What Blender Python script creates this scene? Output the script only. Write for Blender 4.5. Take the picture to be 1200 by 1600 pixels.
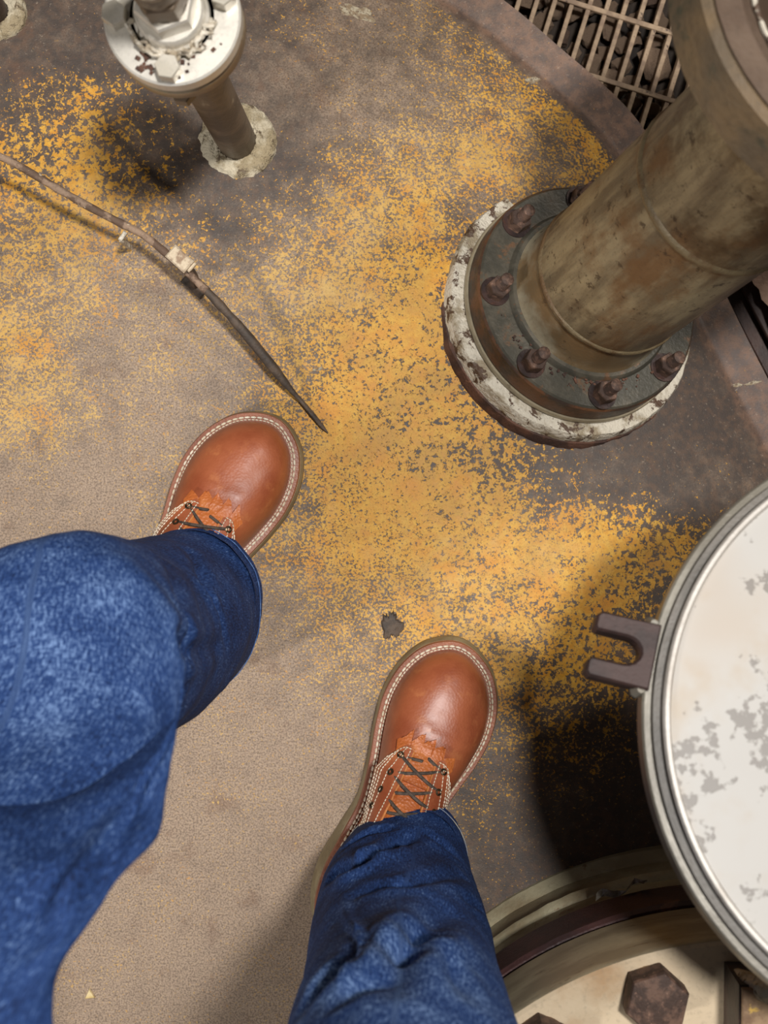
import bpy, bmesh, math, random
import numpy as np
from mathutils import Vector, Matrix, Quaternion, noise as mnoise
from mathutils.bvhtree import BVHTree

for o in list(bpy.data.objects): bpy.data.objects.remove(o)
scene = bpy.context.scene
COL = scene.collection

# ------------------------------------------------------------------ camera
H = 1.35                    # phone height above the plate
SC = 1560.0                 # pixels per metre on the plate
F = SC * H                  # focal length in pixels (1200 x 1600 frame)
NAD = (640.0, 740.0)        # pixel straight below the phone
q = Vector((NAD[0]-600, 800-NAD[1], -F)).rotation_difference(Vector((0, 0, -1)))
ROT = q.to_matrix()
CAM = Vector((0, 0, H))
cd = bpy.data.cameras.new('camera'); cam = bpy.data.objects.new('camera', cd); COL.objects.link(cam)
cam.matrix_world = Matrix.Translation(CAM) @ ROT.to_4x4()
cd.sensor_width = 36; cd.sensor_fit = 'AUTO'; cd.lens = F*36/1600
cd.clip_start = 0.02; cd.clip_end = 50
cd.dof.use_dof = True; cd.dof.focus_distance = 1.30; cd.dof.aperture_fstop = 7.0
scene.camera = cam

# ------------------------------------------------------------------ light
w = bpy.data.worlds.new('World'); scene.world = w; w.use_nodes = True
w.node_tree.nodes['Background'].inputs[0].default_value = (1.0, 0.93, 0.86, 1)
w.node_tree.nodes['Background'].inputs[1].default_value = 0.055
def area(name, loc, target, size, power, col):
    d = bpy.data.lights.new(name, 'AREA'); d.shape = 'DISK'; d.size = size; d.energy = power; d.color = col
    o = bpy.data.objects.new(name, d); COL.objects.link(o); o.location = loc
    o.rotation_euler = (Vector(target)-Vector(loc)).to_track_quat('-Z', 'Y').to_euler()
area('ceiling_lamp', (0.50, 0.42, 3.0), (0, 0, 0), 0.26, 62, (1.0, 0.98, 0.955))
area('bay_lamp', (1.9, 1.35, 2.5), (0, 0, 0), 0.42, 24, (1.0, 0.94, 0.86))
area('side_lamp', (-2.3, -1.25, 2.6), (0, -0.1, 0.1), 0.34, 40, (1.0, 0.97, 0.94))
vs = scene.view_settings
vs.view_transform = 'Standard'; vs.look = 'None'; vs.exposure = 0.33; vs.gamma = 1.0; vs.use_curve_mapping = False

# ------------------------------------------------------------------ pixel helpers
def P(px, py, z=0.0):
    v = ROT @ Vector((px-600, 800-py, -F))
    return CAM + v*((z-H)/v.z)
def ray(px, py): return (ROT @ Vector((px-600, 800-py, -F))).normalized()
ROTI = np.array(ROT.transposed())
def project(xyz):
    c = (xyz - np.array(CAM)) @ ROTI.T
    return 600 + F*c[:, 0]/-c[:, 2], 800 - F*c[:, 1]/-c[:, 2]

# ------------------------------------------------------------------ shape of the plate (a dished vessel top falling off to its edge)
ED = [(-600,-800),(0,-480),(300,-305),(520,-170),(650,-88),(780,-5),(870,70),(990,180),(1066,310),(1135,462),(1200,592),(1290,760),(1420,1000),(1600,1300),(1800,1700),(2000,2300),(2150,3000)]
ZEDGE = -0.115
def catmull(pts, n):
    pts = [np.array(p, float) for p in pts]; out = []
    pts = [2*pts[0]-pts[1]] + pts + [2*pts[-1]-pts[-2]]
    for i in range(1, len(pts)-2):
        p0, p1, p2, p3 = pts[i-1:i+3]
        for k in range(n):
            t = k/n
            out.append(.5*(2*p1+(p2-p0)*t+(2*p0-5*p1+4*p2-p3)*t*t+(3*p1-p0-3*p2+p3)*t**3))
    out.append(pts[-2]); return np.array(out)
EDGE = np.array([list(P(a, b, ZEDGE))[:2] for a, b in catmull(ED, 24)])
DW, SM, RIM = 0.44, 0.52, 0.036
def surf_d(d):
    d = np.maximum(d, RIM)
    return np.where(d < DW, -.5*SM/DW*(DW-d)**2, 0.0) * (-ZEDGE/(.5*SM/DW*(DW-RIM)**2))
def edge_dist(xy):
    out = np.full(len(xy), 9.0)
    a, b = EDGE[:-1], EDGE[1:]
    for k in range(len(a)):
        e = b[k]-a[k]; t = np.clip(((xy-a[k])@e)/(e@e), 0, 1)
        out = np.minimum(out, np.hypot(*(xy-a[k]-t[:, None]*e).T))
    return out
def surf(x, y): return float(surf_d(edge_dist(np.array([[x, y]])))[0])
def PS(px, py):
    z = 0
    for _ in range(6): p = P(px, py, z); z = surf(p.x, p.y)
    p.z = z; return p

# ------------------------------------------------------------------ materials
def lin(r, g, b):
    f = lambda c: (c/255/12.92 if c/255 <= .04045 else ((c/255+.055)/1.055)**2.4)
    return (f(r), f(g), f(b), 1)
class NT:
    def __init__(s, name):
        s.m = bpy.data.materials.new(name); s.m.use_nodes = True; s.t = s.m.node_tree
        s.b = s.t.nodes['Principled BSDF']
    def n(s, typ, **k):
        nd = s.t.nodes.new(typ)
        for a, v in k.items(): setattr(nd, a, v)
        return nd
    def put(s, sock, v):
        if isinstance(v, bpy.types.NodeSocket): s.t.links.new(v, sock)
        else: sock.default_value = v
    def coord(s, kind='Object'): return s.n('ShaderNodeTexCoord').outputs[kind]
    def mapped(s, co, scale=(1,1,1), rot=(0,0,0), loc=(0,0,0)):
        m = s.n('ShaderNodeMapping'); s.put(m.inputs[0], co); m.inputs['Scale'].default_value = scale
        m.inputs['Rotation'].default_value = rot; m.inputs['Location'].default_value = loc; return m.outputs[0]
    def noise(s, co, scale, detail=3, rough=.55, dist=0.0):
        m = s.n('ShaderNodeTexNoise'); s.put(m.inputs['Vector'], co); m.inputs['Scale'].default_value = scale
        m.inputs['Detail'].default_value = detail; m.inputs['Roughness'].default_value = rough
        m.inputs['Distortion'].default_value = dist; return m.outputs['Fac']
    def math(s, op, a, b=0.0, c=None, clamp=False):
        m = s.n('ShaderNodeMath', operation=op, use_clamp=clamp); s.put(m.inputs[0], a); s.put(m.inputs[1], b)
        if c is not None: s.put(m.inputs[2], c)
        return m.outputs[0]
    def step(s, v, lo, hi):
        m = s.n('ShaderNodeMapRange', interpolation_type='SMOOTHSTEP'); s.put(m.inputs[0], v)
        s.put(m.inputs[1], lo); s.put(m.inputs[2], hi); return m.outputs[0]
    def mix(s, f, a, b):
        m = s.n('ShaderNodeMix', data_type='RGBA'); s.put(m.inputs[0], f); s.put(m.inputs[6], a); s.put(m.inputs[7], b)
        return m.outputs[2]
    def attr(s, name): return s.n('ShaderNodeAttribute', attribute_name=name).outputs['Fac']
    def bump(s, h, strength=.3, dist=.002):
        m = s.n('ShaderNodeBump'); m.inputs['Strength'].default_value = strength; m.inputs['Distance'].default_value = dist
        s.put(m.inputs['Height'], h); s.put(s.b.inputs['Normal'], m.outputs[0])
    def out(s, col=None, rough=None, metal=None, coat=None):
        if col is not None: s.put(s.b.inputs['Base Color'], col)
        if rough is not None: s.put(s.b.inputs['Roughness'], rough)
        if metal is not None: s.put(s.b.inputs['Metallic'], metal)
        if coat is not None: s.put(s.b.inputs['Coat Weight'], coat)
        return s.m
def blotchy(name, c1, c2, c3=None, scale=20, fine=160, rough=.6, metal=0.0, bump=.25, bd=.002, lo=.42, hi=.6, stretch=(1,1,1), r2=None, seed=0.0, t3=(.6,.66)):
    g = NT(name); co = g.mapped(g.coord(), stretch, loc=(seed, seed*.7, seed*1.3))
    a = g.step(g.noise(co, scale, 5, .6), lo, hi); f = g.noise(co, fine, 3, .6)
    col = g.mix(a, c1, c2)
    if c3: col = g.mix(g.step(g.noise(co, scale*1.9, 6, .7, .4), *t3), col, c3)
    col = g.mix(g.math('MULTIPLY', g.step(f, .5, .75), .35), col, (c1[0]*.5, c1[1]*.5, c1[2]*.5, 1))
    g.bump(f, bump, bd)
    ro = rough if r2 is None else g.math('MULTIPLY_ADD', a, r2-rough, rough)
    return g.out(col, ro, metal)
M = {}
M['rust'] = blotchy('rust', lin(62,42,34), lin(98,66,50), lin(120,82,60), 40, 260, .8, bump=.5)
M['rust_bolt'] = blotchy('rust_bolt', lin(72,54,45), lin(112,85,70), lin(140,108,90), 90, 500, .7, bump=.4)
M['dark_steel'] = blotchy('dark_steel', lin(44,32,30), lin(72,52,46), lin(92,60,46), 25, 200, .5, bump=.3, metal=.2)
M['flange_green'] = blotchy('flange_green', lin(72,69,60), lin(92,86,74), lin(112,84,62), 26, 220, .42, bump=.25, metal=.1, t3=(.56,.66))
M['flange_rust_edge'] = blotchy('flange_rust_edge', lin(62,50,42), lin(104,70,46), lin(58,60,54), 22, 220, .5, bump=.3, metal=.1)
g = NT('pipe_patina'); co = g.coord()
st_ = g.noise(g.mapped(co, (1, 1, .18)), 60, 4, .6); bl = g.noise(g.mapped(co, (1, 1, .6), loc=(2, 1, 4)), 15, 5, .62); fn = g.noise(co, 300, 4, .7)
c = g.mix(g.step(st_, .36, .66), lin(112,100,80), lin(158,144,114))
c = g.mix(g.math('MULTIPLY', g.step(bl, .48, .66), .85), c, lin(112,80,50))
c = g.mix(g.math('MULTIPLY', g.step(g.noise(g.mapped(co, loc=(5, 5, 5)), 11, 5, .65), .54, .66), .7), c, lin(84,66,48))
c = g.mix(g.math('MULTIPLY', g.step(g.noise(g.mapped(co, loc=(1, 7, 5)), 70, 6, .75), .58, .64), .75), c, lin(58,46,38))
c = g.mix(g.math('MULTIPLY', g.step(fn, .54, .7), .4), c, lin(74,60,46))
g.bump(fn, .22, .0012); M['pipe_patina'] = g.out(c, g.math('MULTIPLY_ADD', bl, .4, .22), .2)
M['pipe_clean'] = blotchy('pipe_clean', lin(178,166,140), lin(140,116,84), lin(110,90,66), 14, 260, .3, metal=.3, bump=.12, seed=5.0)
M['bead'] = blotchy('bead', lin(128,112,84), lin(104,80,54), None, 30, 300, .5, metal=.15, bump=.4, seed=2.0)
M['upper_flange'] = blotchy('upper_flange', lin(92,78,60), lin(110,90,64), lin(64,64,50), 12, 160, .6, bump=.35, seed=7, t3=(.55,.68))
M['upper_top'] = blotchy('upper_top', lin(98,80,65), lin(82,64,50), None, 10, 180, .65, bump=.3, seed=9)
M['white_peel'] = blotchy('white_peel', lin(205,196,178), lin(150,136,112), lin(84,62,46), 34, 190, .6, bump=.7, bd=.004, lo=.46, hi=.6, t3=(.53,.58))
M['cement'] = blotchy('cement', lin(206,194,168), lin(160,144,114), lin(106,90,70), 45, 170, .8, bump=.9, bd=.005, t3=(.58,.64))
M['stainless'] = blotchy('stainless', lin(224,218,206), lin(196,188,172), lin(120,104,84), 22, 420, .34, metal=.35, bump=.05, lo=.45, hi=.7, t3=(.66,.71), seed=4)
M['stainless_side'] = blotchy('stainless_side', lin(176,160,132), lin(126,104,80), lin(86,66,50), 18, 300, .34, metal=.45, bump=.1, seed=6)
M['stem_steel'] = blotchy('stem_steel', lin(118,102,84), lin(88,74,60), lin(150,136,114), 18, 200, .45, metal=.25, bump=.25, seed=8)
M['sealant'] = blotchy('sealant', lin(222,214,198), lin(170,156,134), lin(98,80,64), 90, 400, .6, bump=.6, seed=1)
M['black_gap'] = blotchy('black_gap', lin(26,22,20), lin(40,33,28), None, 30, 200, .7)
M['cream_plate'] = blotchy('cream_plate', lin(206,186,156), lin(180,146,108), lin(138,102,74), 9, 220, .5, bump=.15, lo=.5, hi=.72, seed=11, t3=(.64,.78))
M['grey_edge'] = blotchy('grey_edge', lin(164,152,126), lin(138,126,104), lin(112,98,78), 8, 260, .36, metal=.25, bump=.12, stretch=(1,1,4), seed=12)
M['neck_green'] = blotchy('neck_green', lin(156,148,122), lin(132,118,92), lin(112,84,56), 12, 200, .5, metal=.1, bump=.35, seed=13)
M['maroon_edge'] = blotchy('maroon_edge', lin(74,48,46), lin(56,40,40), lin(96,66,54), 16, 260, .5, bump=.35, metal=.1, seed=14)
M['lug_brown'] = blotchy('lug_brown', lin(62,43,39), lin(48,34,31), lin(82,62,52), 30, 300, .6, bump=.3, metal=.15, seed=15)
M['rim_grey'] = blotchy('rim_grey', lin(142,136,124), lin(118,112,100), lin(166,160,148), 10, 300, .4, metal=.15, bump=.1, seed=16)
M['groove_grey'] = blotchy('groove_grey', lin(112,106,98), lin(92,87,80), None, 12, 300, .5, seed=41)
M['rim_white'] = blotchy('rim_white', lin(186,180,172), lin(160,152,142), None, 14, 300, .45, metal=.15, bump=.1, seed=17)
M['bracket_tan'] = blotchy('bracket_tan', lin(164,136,104), lin(126,98,74), lin(206,168,84), 40, 200, .65, bump=.3, seed=18, t3=(.6,.63))
M['stick'] = blotchy('stick', lin(104,82,66), lin(156,130,108), lin(214,198,172), 60, 300, .75, bump=.6, lo=.46, hi=.56, seed=19, t3=(.64,.68))
M['stick_dark'] = blotchy('stick_dark', lin(66,56,48), lin(92,76,62), None, 40, 300, .65, bump=.5, seed=20)
M['clamp_white'] = blotchy('clamp_white', lin(214,196,168), lin(158,132,108), lin(100,74,60), 90, 300, .7, bump=.5, seed=21)
M['grating'] = blotchy('grating', lin(160,136,110), lin(126,104,84), lin(84,66,54), 30, 220, .7, bump=.4, seed=22)
M['rubble'] = blotchy('rubble', lin(190,160,132), lin(148,120,98), lin(212,192,168), 30, 120, .85, bump=.9, bd=.004, seed=23)
M['rubble_dark'] = blotchy('rubble_dark', lin(146,118,98), lin(110,88,74), None, 30, 120, .85, bump=.9, bd=.004, seed=24)
M['pit'] = blotchy('pit', lin(52,42,34), lin(34,27,22), None, 14, 120, .9, bump=.6)
M['beam'] = blotchy('beam', lin(58,40,34), lin(78,54,44), None, 20, 200, .6, bump=.4, seed=25)
M['rust_flake'] = blotchy('rust_flake', lin(140,112,94), lin(112,86,70), lin(84,58,46), 24, 200, .75, bump=.6, seed=26)
M['chip'] = blotchy('chip', lin(222,200,150), lin(206,176,110), None, 60, 300, .6)
M['white_mark'] = blotchy('white_mark', lin(176,164,140), lin(138,118,92), lin(112,94,76), 160, 500, .7, bump=.5, seed=44, t3=(.52,.58))
# boots
def leather(name, c1, c2, c3, bump, pebble):
    g = NT(name); co = g.coord()
    a = g.step(g.noise(co, 24, 4, .6), .38, .66); b = g.step(g.noise(g.mapped(co, loc=(3, 1, 2)), 60, 4, .6), .55, .75)
    col = g.mix(g.math('MULTIPLY', b, .55), g.mix(a, c1, c2), c3)
    v = g.n('ShaderNodeTexVoronoi'); g.put(v.inputs['Vector'], co); v.inputs['Scale'].default_value = pebble
    g.bump(g.math('ADD', g.math('MULTIPLY', v.outputs['Distance'], .6), g.noise(co, 130, 4, .6)), bump, .0012)
    g.b.inputs['Coat Roughness'].default_value = .28
    return g.out(col, .46, 0, .22)
M['leather'] = leather('leather', lin(164,90,56), lin(146,74,44), lin(192,120,74), .22, 420)
M['kiltie'] = leather('kiltie', lin(194,108,52), lin(176,92,42), lin(206,126,66), .8, 360)
M['welt'] = leather('welt', lin(150,92,66), lin(124,72,50), lin(170,112,84), .3, 500)
M['flap_edge'] = leather('flap_edge', lin(206,132,70), lin(184,110,54), lin(214,146,84), .3, 500)
M['midsole'] = leather('midsole', lin(176,104,78), lin(158,88,64), lin(190,120,90), .2, 500)
M['crepe'] = blotchy('crepe', lin(164,150,118), lin(142,128,98), None, 30, 220, .7, bump=.3, seed=30)
M['thread'] = blotchy('thread', lin(232,222,200), lin(214,200,172), None, 90, 700, .7, bump=.2, seed=31)
M['lace'] = blotchy('lace', lin(92,78,68), lin(68,58,50), None, 200, 900, .75, bump=.6, seed=32)
M['eyelet'] = blotchy('eyelet', lin(70,58,46), lin(100,84,62), None, 200, 600, .35, metal=.8, bump=.1, seed=33)
# denim
def denim(name, dark, mid, light):
    g = NT(name); uv = g.n('ShaderNodeUVMap', uv_map='UVMap').outputs[0]
    warp = g.noise(g.mapped(uv, (620, 170, 1)), 1, 2, .7); weft = g.noise(g.mapped(uv, (180, 700, 1), loc=(7, 3, 0)), 1, 2, .7)
    twill = g.noise(g.mapped(uv, (640, 260, 1), rot=(0, 0, .9)), 1, 2, .6)
    cloud = g.noise(uv, 26, 4, .6)
    th = g.math('ADD', g.math('MULTIPLY', warp, .45), g.math('ADD', g.math('MULTIPLY', weft, .3), g.math('MULTIPLY', twill, .3)))
    th = g.math('ADD', th, g.math('MULTIPLY', g.math('SUBTRACT', cloud, .5), .32))
    th = g.math('ADD', th, g.math('MULTIPLY', g.attr('fade'), .10))
    col = g.mix(g.step(th, .38, .60), dark, mid); col = g.mix(g.step(th, .56, .80), col, light)
    g.bump(th, .5, .0012); g.b.inputs['Sheen Weight'].default_value = .0
    g.b.inputs['Sheen Tint'].default_value = (.5, .65, 1, 1)
    g.b.inputs['Specular IOR Level'].default_value = .2
    return g.out(col, .85)
M['denim'] = denim('denim', lin(16,29,60), lin(36,62,112), lin(118,146,190))
M['hem_thread'] = blotchy('hem_thread', lin(170,164,150), lin(120,130,150), None, 90, 600, .7, seed=34)
M['denim_seam'] = blotchy('denim_seam', lin(60,94,152), lin(96,128,178), None, 200, 700, .85, seed=35)

# ------------------------------------------------------------------ mesh helpers
class MB:
    def __init__(s): s.v = []; s.f = []
    def add(s, vs, fs):
        o = len(s.v); s.v += [tuple(v) for v in vs]; s.f += [tuple(i+o for i in f) for f in fs]; return s
    def box(s, c, size, mat=None, bev=0.0):
        x, y, z = size[0]/2, size[1]/2, size[2]/2; c = Vector(c); b = min(bev, x*.9, y*.9, z*.9)
        R = mat or Matrix.Identity(3); rings = []
        for zz, ins in (((-z, b), (-z+b, 0), (z-b, 0), (z, b)) if b else ((-z, 0), (z, 0))):
            X, Y = x-ins, y-ins
            rings.append([c+R@Vector(p) for p in ((-X,-Y,zz),(X,-Y,zz),(X,Y,zz),(-X,Y,zz))])
        return s.loft(rings, cap=True)
    def loft(s, rings, cap=False, closed=True):
        n = len(rings[0]); vs = [p for r in rings for p in r]; fs = []
        for i in range(len(rings)-1):
            for j in range(n if closed else n-1):
                k = (j+1) % n; fs.append((i*n+j, i*n+k, (i+1)*n+k, (i+1)*n+j))
        if cap: fs.append(tuple(range(n-1, -1, -1))); fs.append(tuple((len(rings)-1)*n+j for j in range(n)))
        return s.add(vs, fs)
    def lathe(s, prof, seg=96, jit=0.0, jf=9.0, seed=0, cap=False):
        rings = []
        for k, (r, z) in enumerate(prof):
            ring = []
            for j in range(seg):
                a = 2*math.pi*j/seg; rr, zz = r, z
                if jit:
                    nn = mnoise.noise(Vector((math.cos(a)*jf, math.sin(a)*jf, z*60+seed))); n2 = mnoise.noise(Vector((math.cos(a)*jf*3, math.sin(a)*jf*3, z*60+seed+9)))
                    rr += jit*(nn+.5*n2); zz += jit*.5*n2
                ring.append((rr*math.cos(a), rr*math.sin(a), zz))
            rings.append(ring)
        return s.loft(rings, cap=cap)
    def tube(s, pts, rad, seg=10, cap=True):
        pts = [Vector(p) for p in pts]; rings = []; ref = None
        for i, p in enumerate(pts):
            t = (pts[min(i+1, len(pts)-1)]-pts[max(i-1, 0)]).normalized()
            if ref is None: ref = t.orthogonal().normalized()
            ref = (ref - t*ref.dot(t)).normalized(); b = t.cross(ref)
            r = rad[i] if hasattr(rad, '__len__') else rad
            rings.append([p+(ref*math.cos(2*math.pi*j/seg)+b*math.sin(2*math.pi*j/seg))*r for j in range(seg)])
        return s.loft(rings, cap=cap)
    def hexa(s, af, z0, z1, ch=.08, rot=0.0, dome=0.0):
        R = af/math.sqrt(3); rings = []
        prof = [(1, z0), (1, z1-ch*af), (1-ch, z1)] + ([(.6, z1+dome*.7), (.25, z1+dome)] if dome else [])
        for k, z in prof: rings.append([(R*k*math.cos(rot+i*math.pi/3), R*k*math.sin(rot+i*math.pi/3), z) for i in range(6)])
        return s.loft(rings, cap=True)
    def build(s, name, mat, parent=None, smooth=True, angle=35, mw=None):
        me = bpy.data.meshes.new(name); me.from_pydata(s.v, [], s.f); me.update()
        if smooth:
            me.polygons.foreach_set('use_smooth', [True]*len(me.polygons)); me.set_sharp_from_angle(angle=math.radians(angle))
        me.materials.append(M[mat] if isinstance(mat, str) else mat)
        o = bpy.data.objects.new(name, me); COL.objects.link(o)
        if parent: o.parent = parent
        if mw: o.matrix_local = mw
        return o
def tag(o, label=None, cat=None, group=None, kind=None):
    for k, v in (('label', label), ('category', cat), ('group', group), ('kind', kind)):
        if v: o[k] = v
    return o
def thing(name, label, cat, mw=None, group=None):
    o = bpy.data.objects.new(name, None); COL.objects.link(o); o.empty_display_size = .05
    if mw: o.matrix_world = mw
    return tag(o, label, cat, group)
def dup(o, mw, parent):
    c = o.copy(); COL.objects.link(c); c.parent = parent; c.matrix_local = mw
    for ch in o.children:
        d = ch.copy(); COL.objects.link(d); d.parent = c
    return c
def frame(origin, zaxis, xhint=(1, 0, 0)):
    z = Vector(zaxis).normalized(); x = Vector(xhint); x = (x-z*x.dot(z)).normalized(); y = z.cross(x)
    m = Matrix.Identity(4)
    for i in range(3): m[i][0], m[i][1], m[i][2], m[i][3] = x[i], y[i], z[i], origin[i]
    return m
def T(x, y, z, rz=0.0): return Matrix.Translation((x, y, z)) @ Matrix.Rotation(rz, 4, 'Z')

# ================================================================== SETTING
# the vessel top: wear maps (paint left, dust, size of the paint flakes) are stored per vertex
PAINT = ["011122341000", "453112456751", "674224675751", "665347745100", "654567853000", "644368871000", "643468874100", "324568874321",
         "223468888873", "222346777752", "111235666641", "111223455421", "111222333210", "111111221100", "111111111000", "111121111000"]
DUST =  ["222234433211", "222345543111", "232224554211", "454245432111", "566565211111", "567642111111", "667532111111", "676442222222",
         "666543344322", "777654443211", "777765432211", "777776432111", "777776522111", "777777521111", "777777521111", "777777521111"]
COARSE = ["333332222222", "466332222222", "777442223322", "555544334433", "444433566433", "333334788533", "333334788744", "332333567655",
          "222333344677", "111222345788", "111122235677", "000112234555", "000111223444", "000001122333", "000001122222", "000001111111"]
def table(tb, px, py):
    a = np.array([[int(c) for c in r] for r in tb])/9.0
    x = np.clip((px-50)/100, 0, 10.999); y = np.clip((py-50)/100, 0, 14.999)
    i = x.astype(int); j = y.astype(int); fx = x-i; fy = y-j
    fx = fx*fx*(3-2*fx); fy = fy*fy*(3-2*fy)
    return (a[j, i]*(1-fx)+a[j, i+1]*fx)*(1-fy)+(a[j+1, i]*(1-fx)+a[j+1, i+1]*fx)*fy
ys = np.linspace(-1.55, EDGE[:, 1].max()-.01, 240)
order = np.argsort(EDGE[:, 1]); xe = np.interp(ys, EDGE[order, 1], EDGE[order, 0])
XMIN = min(EDGE[:, 0].min(), -1.5)
tt = np.concatenate([np.linspace(0, .3, 20, endpoint=False), np.linspace(.3, .90, 190, endpoint=False), np.linspace(.9, 1, 60)])
X = XMIN + tt[None, :]*(xe[:, None]-XMIN); Y = np.repeat(ys[:, None], len(tt), 1)
xy = np.stack([X.ravel(), Y.ravel()], 1); dd = edge_dist(xy); zz = surf_d(dd)
nr, nc = X.shape
vv = np.concatenate([xy, zz[:, None]], 1)
skirt = vv.reshape(nr, nc, 3)[:, -1].copy(); skirt[:, 2] -= .02
fs = [(i*nc+j, i*nc+j+1, (i+1)*nc+j+1, (i+1)*nc+j) for i in range(nr-1) for j in range(nc-1)]
b0 = nr*nc; fs += [(i*nc+nc-1, b0+i, b0+i+1, (i+1)*nc+nc-1) for i in range(nr-1)]
va = np.concatenate([vv, skirt])
me = bpy.data.meshes.new('floor'); me.from_pydata([tuple(v) for v in va], [], fs); me.update()
me.polygons.foreach_set('use_smooth', [True]*len(me.polygons)); me.set_sharp_from_angle(angle=math.radians(40))
px, py = project(va); de = np.concatenate([dd, np.zeros(nr)])
paint = table(PAINT, px, py); dust = table(DUST, px, py); coarse = table(COARSE, px, py)
rimf = np.clip((de-RIM-.002)/.012, 0, 1); paint = paint*rimf
for nm, arr in (('paint', paint), ('dust', dust), ('coarse', coarse), ('rim', 1-rimf)):
    at = me.attributes.new(nm, 'FLOAT', 'POINT'); at.data.foreach_set('value', arr.astype(np.float32))
floor = bpy.data.objects.new('floor', me); COL.objects.link(floor); tag(floor, 'worn yellow-painted steel top of a vessel', kind='structure')
g = NT('worn_plate'); co = g.coord()
big = g.noise(co, 13, 4, .6); big2 = g.noise(g.mapped(co, loc=(4, 9, 1)), 42, 4, .6)
nf = g.noise(co, 360, 5, .68); ncs = g.math('ADD', g.math('MULTIPLY', g.noise(g.mapped(co, loc=(2, 5, 0)), 165, 4, .6, .3), .72), g.math('MULTIPLY', g.noise(g.mapped(co, loc=(1, 3, 0)), 420, 3, .6), .28))
nn = g.n('ShaderNodeMix', data_type='FLOAT'); g.put(nn.inputs[0], g.attr('coarse')); g.put(nn.inputs[2], nf); g.put(nn.inputs[3], ncs)
pt = g.math('ADD', g.attr('paint'), g.math('ADD', g.math('MULTIPLY', g.math('SUBTRACT', big, .5), .75), g.math('MULTIPLY', g.math('SUBTRACT', big2, .5), .55)))
pt = g.math('MULTIPLY', pt, g.math('SUBTRACT', 1.0, g.attr('rim')))
thr = g.math('MULTIPLY_ADD', g.math('SUBTRACT', .5, g.math('MULTIPLY', pt, .76)), .31, .5)
mask = g.step(nn.outputs[0], g.math('SUBTRACT', thr, .022), g.math('ADD', thr, .022))
grain = g.noise(co, 520, 3, .7); grain2 = g.noise(co, 120, 4, .65)
ds = g.math('ADD', g.attr('dust'), g.math('MULTIPLY', g.math('SUBTRACT', big2, .5), .7), clamp=True)
steel = g.mix(g.step(grain2, .42, .66), lin(70,60,54), lin(90,71,58))
tan = g.mix(g.step(grain, .36, .66), lin(124,105,88), lin(182,158,134))
base = g.mix(g.step(ds, .1, .85), steel, tan)
base = g.mix(g.math('MULTIPLY', g.step(grain, .56, .74), .35), base, lin(70,58,50))
base = g.mix(g.math('MULTIPLY', g.step(g.noise(co, 17, 5, .7), .55, .7), .45), base, lin(112,80,58))
base = g.mix(g.math('MULTIPLY', g.attr('rim'), .7), base, g.mix(g.step(g.noise(co, 60, 6, .75), .4, .62), lin(84,64,54), lin(130,98,78)))
base = g.mix(g.math('MULTIPLY', g.step(g.noise(co, 240, 5, .75), .56, .66), .5), base, lin(60,50,44))
base = g.mix(g.math('MULTIPLY', g.step(g.noise(g.mapped(co, loc=(8, 2, 0)), 260, 5, .75), .6, .68), .45), base, lin(176,158,138))
yel = g.mix(g.step(grain2, .38, .66), lin(206,146,36), lin(216,166,66))
yel = g.mix(g.math('MULTIPLY', g.step(ds, .25, .8), .75), yel, lin(204,172,112))
yel = g.mix(g.math('MULTIPLY', g.step(g.noise(co, 28, 4, .6), .48, .66), .5), yel, lin(204,128,34))
yel = g.mix(g.math('MULTIPLY', g.step(g.noise(g.mapped(co, loc=(6, 2, 0)), 21, 5, .65), .46, .64), .4), yel, lin(168,128,58))
yel = g.mix(g.math('MULTIPLY', g.step(grain, .5, .72), .5), yel, lin(132,94,42))
col = g.mix(mask, base, yel)
g.bump(g.math('ADD', g.math('MULTIPLY', mask, .5), grain), .3, .001)
g.out(col, g.math('MULTIPLY_ADD', grain2, .3, .42)); me.materials.append(g.m)

lo = MB().box((.4, -.2, -.66), (7, 7, .1)).build('floor_lower', 'pit', smooth=False); tag(lo, 'dark lower level below the vessel', kind='structure')

# dark bare scar in the paint between the boots
sp = PS(610, 978)
mb = MB(); ring = []; top = []
for j in range(40):
    a = j*math.tau/40; r = .0125*(1+.6*mnoise.noise(Vector((math.cos(a)*1.6, math.sin(a)*1.6, 4)))+.5*mnoise.noise(Vector((math.cos(a)*5, math.sin(a)*5, 2))))
    ring.append((r*.8*math.cos(a), r*1.25*math.sin(a), .0)); top.append((r*.62*math.cos(a), r*1.0*math.sin(a), .0016))
mb.loft([ring, top], cap=True)
o = mb.build('tar_spot', 'stick_dark', mw=Matrix.Translation(sp)); tag(o, 'small dark blistered spot in the yellow paint in front of right boot', 'spot')
o = MB().add([(0,.006,0),(.006,-.004,0),(-.005,-.005,0),(0,.005,.002),(.005,-.003,.002),(-.004,-.004,.002)], [(0,2,1),(3,4,5),(0,1,4,3),(1,2,5,4),(2,0,3,5)]).build('paint_chip', 'chip', mw=Matrix.Translation(PS(140, 1553)), smooth=False)
tag(o, 'tiny pale triangular paint chip on the tan plate beside left thigh', 'paint chip')

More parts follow.
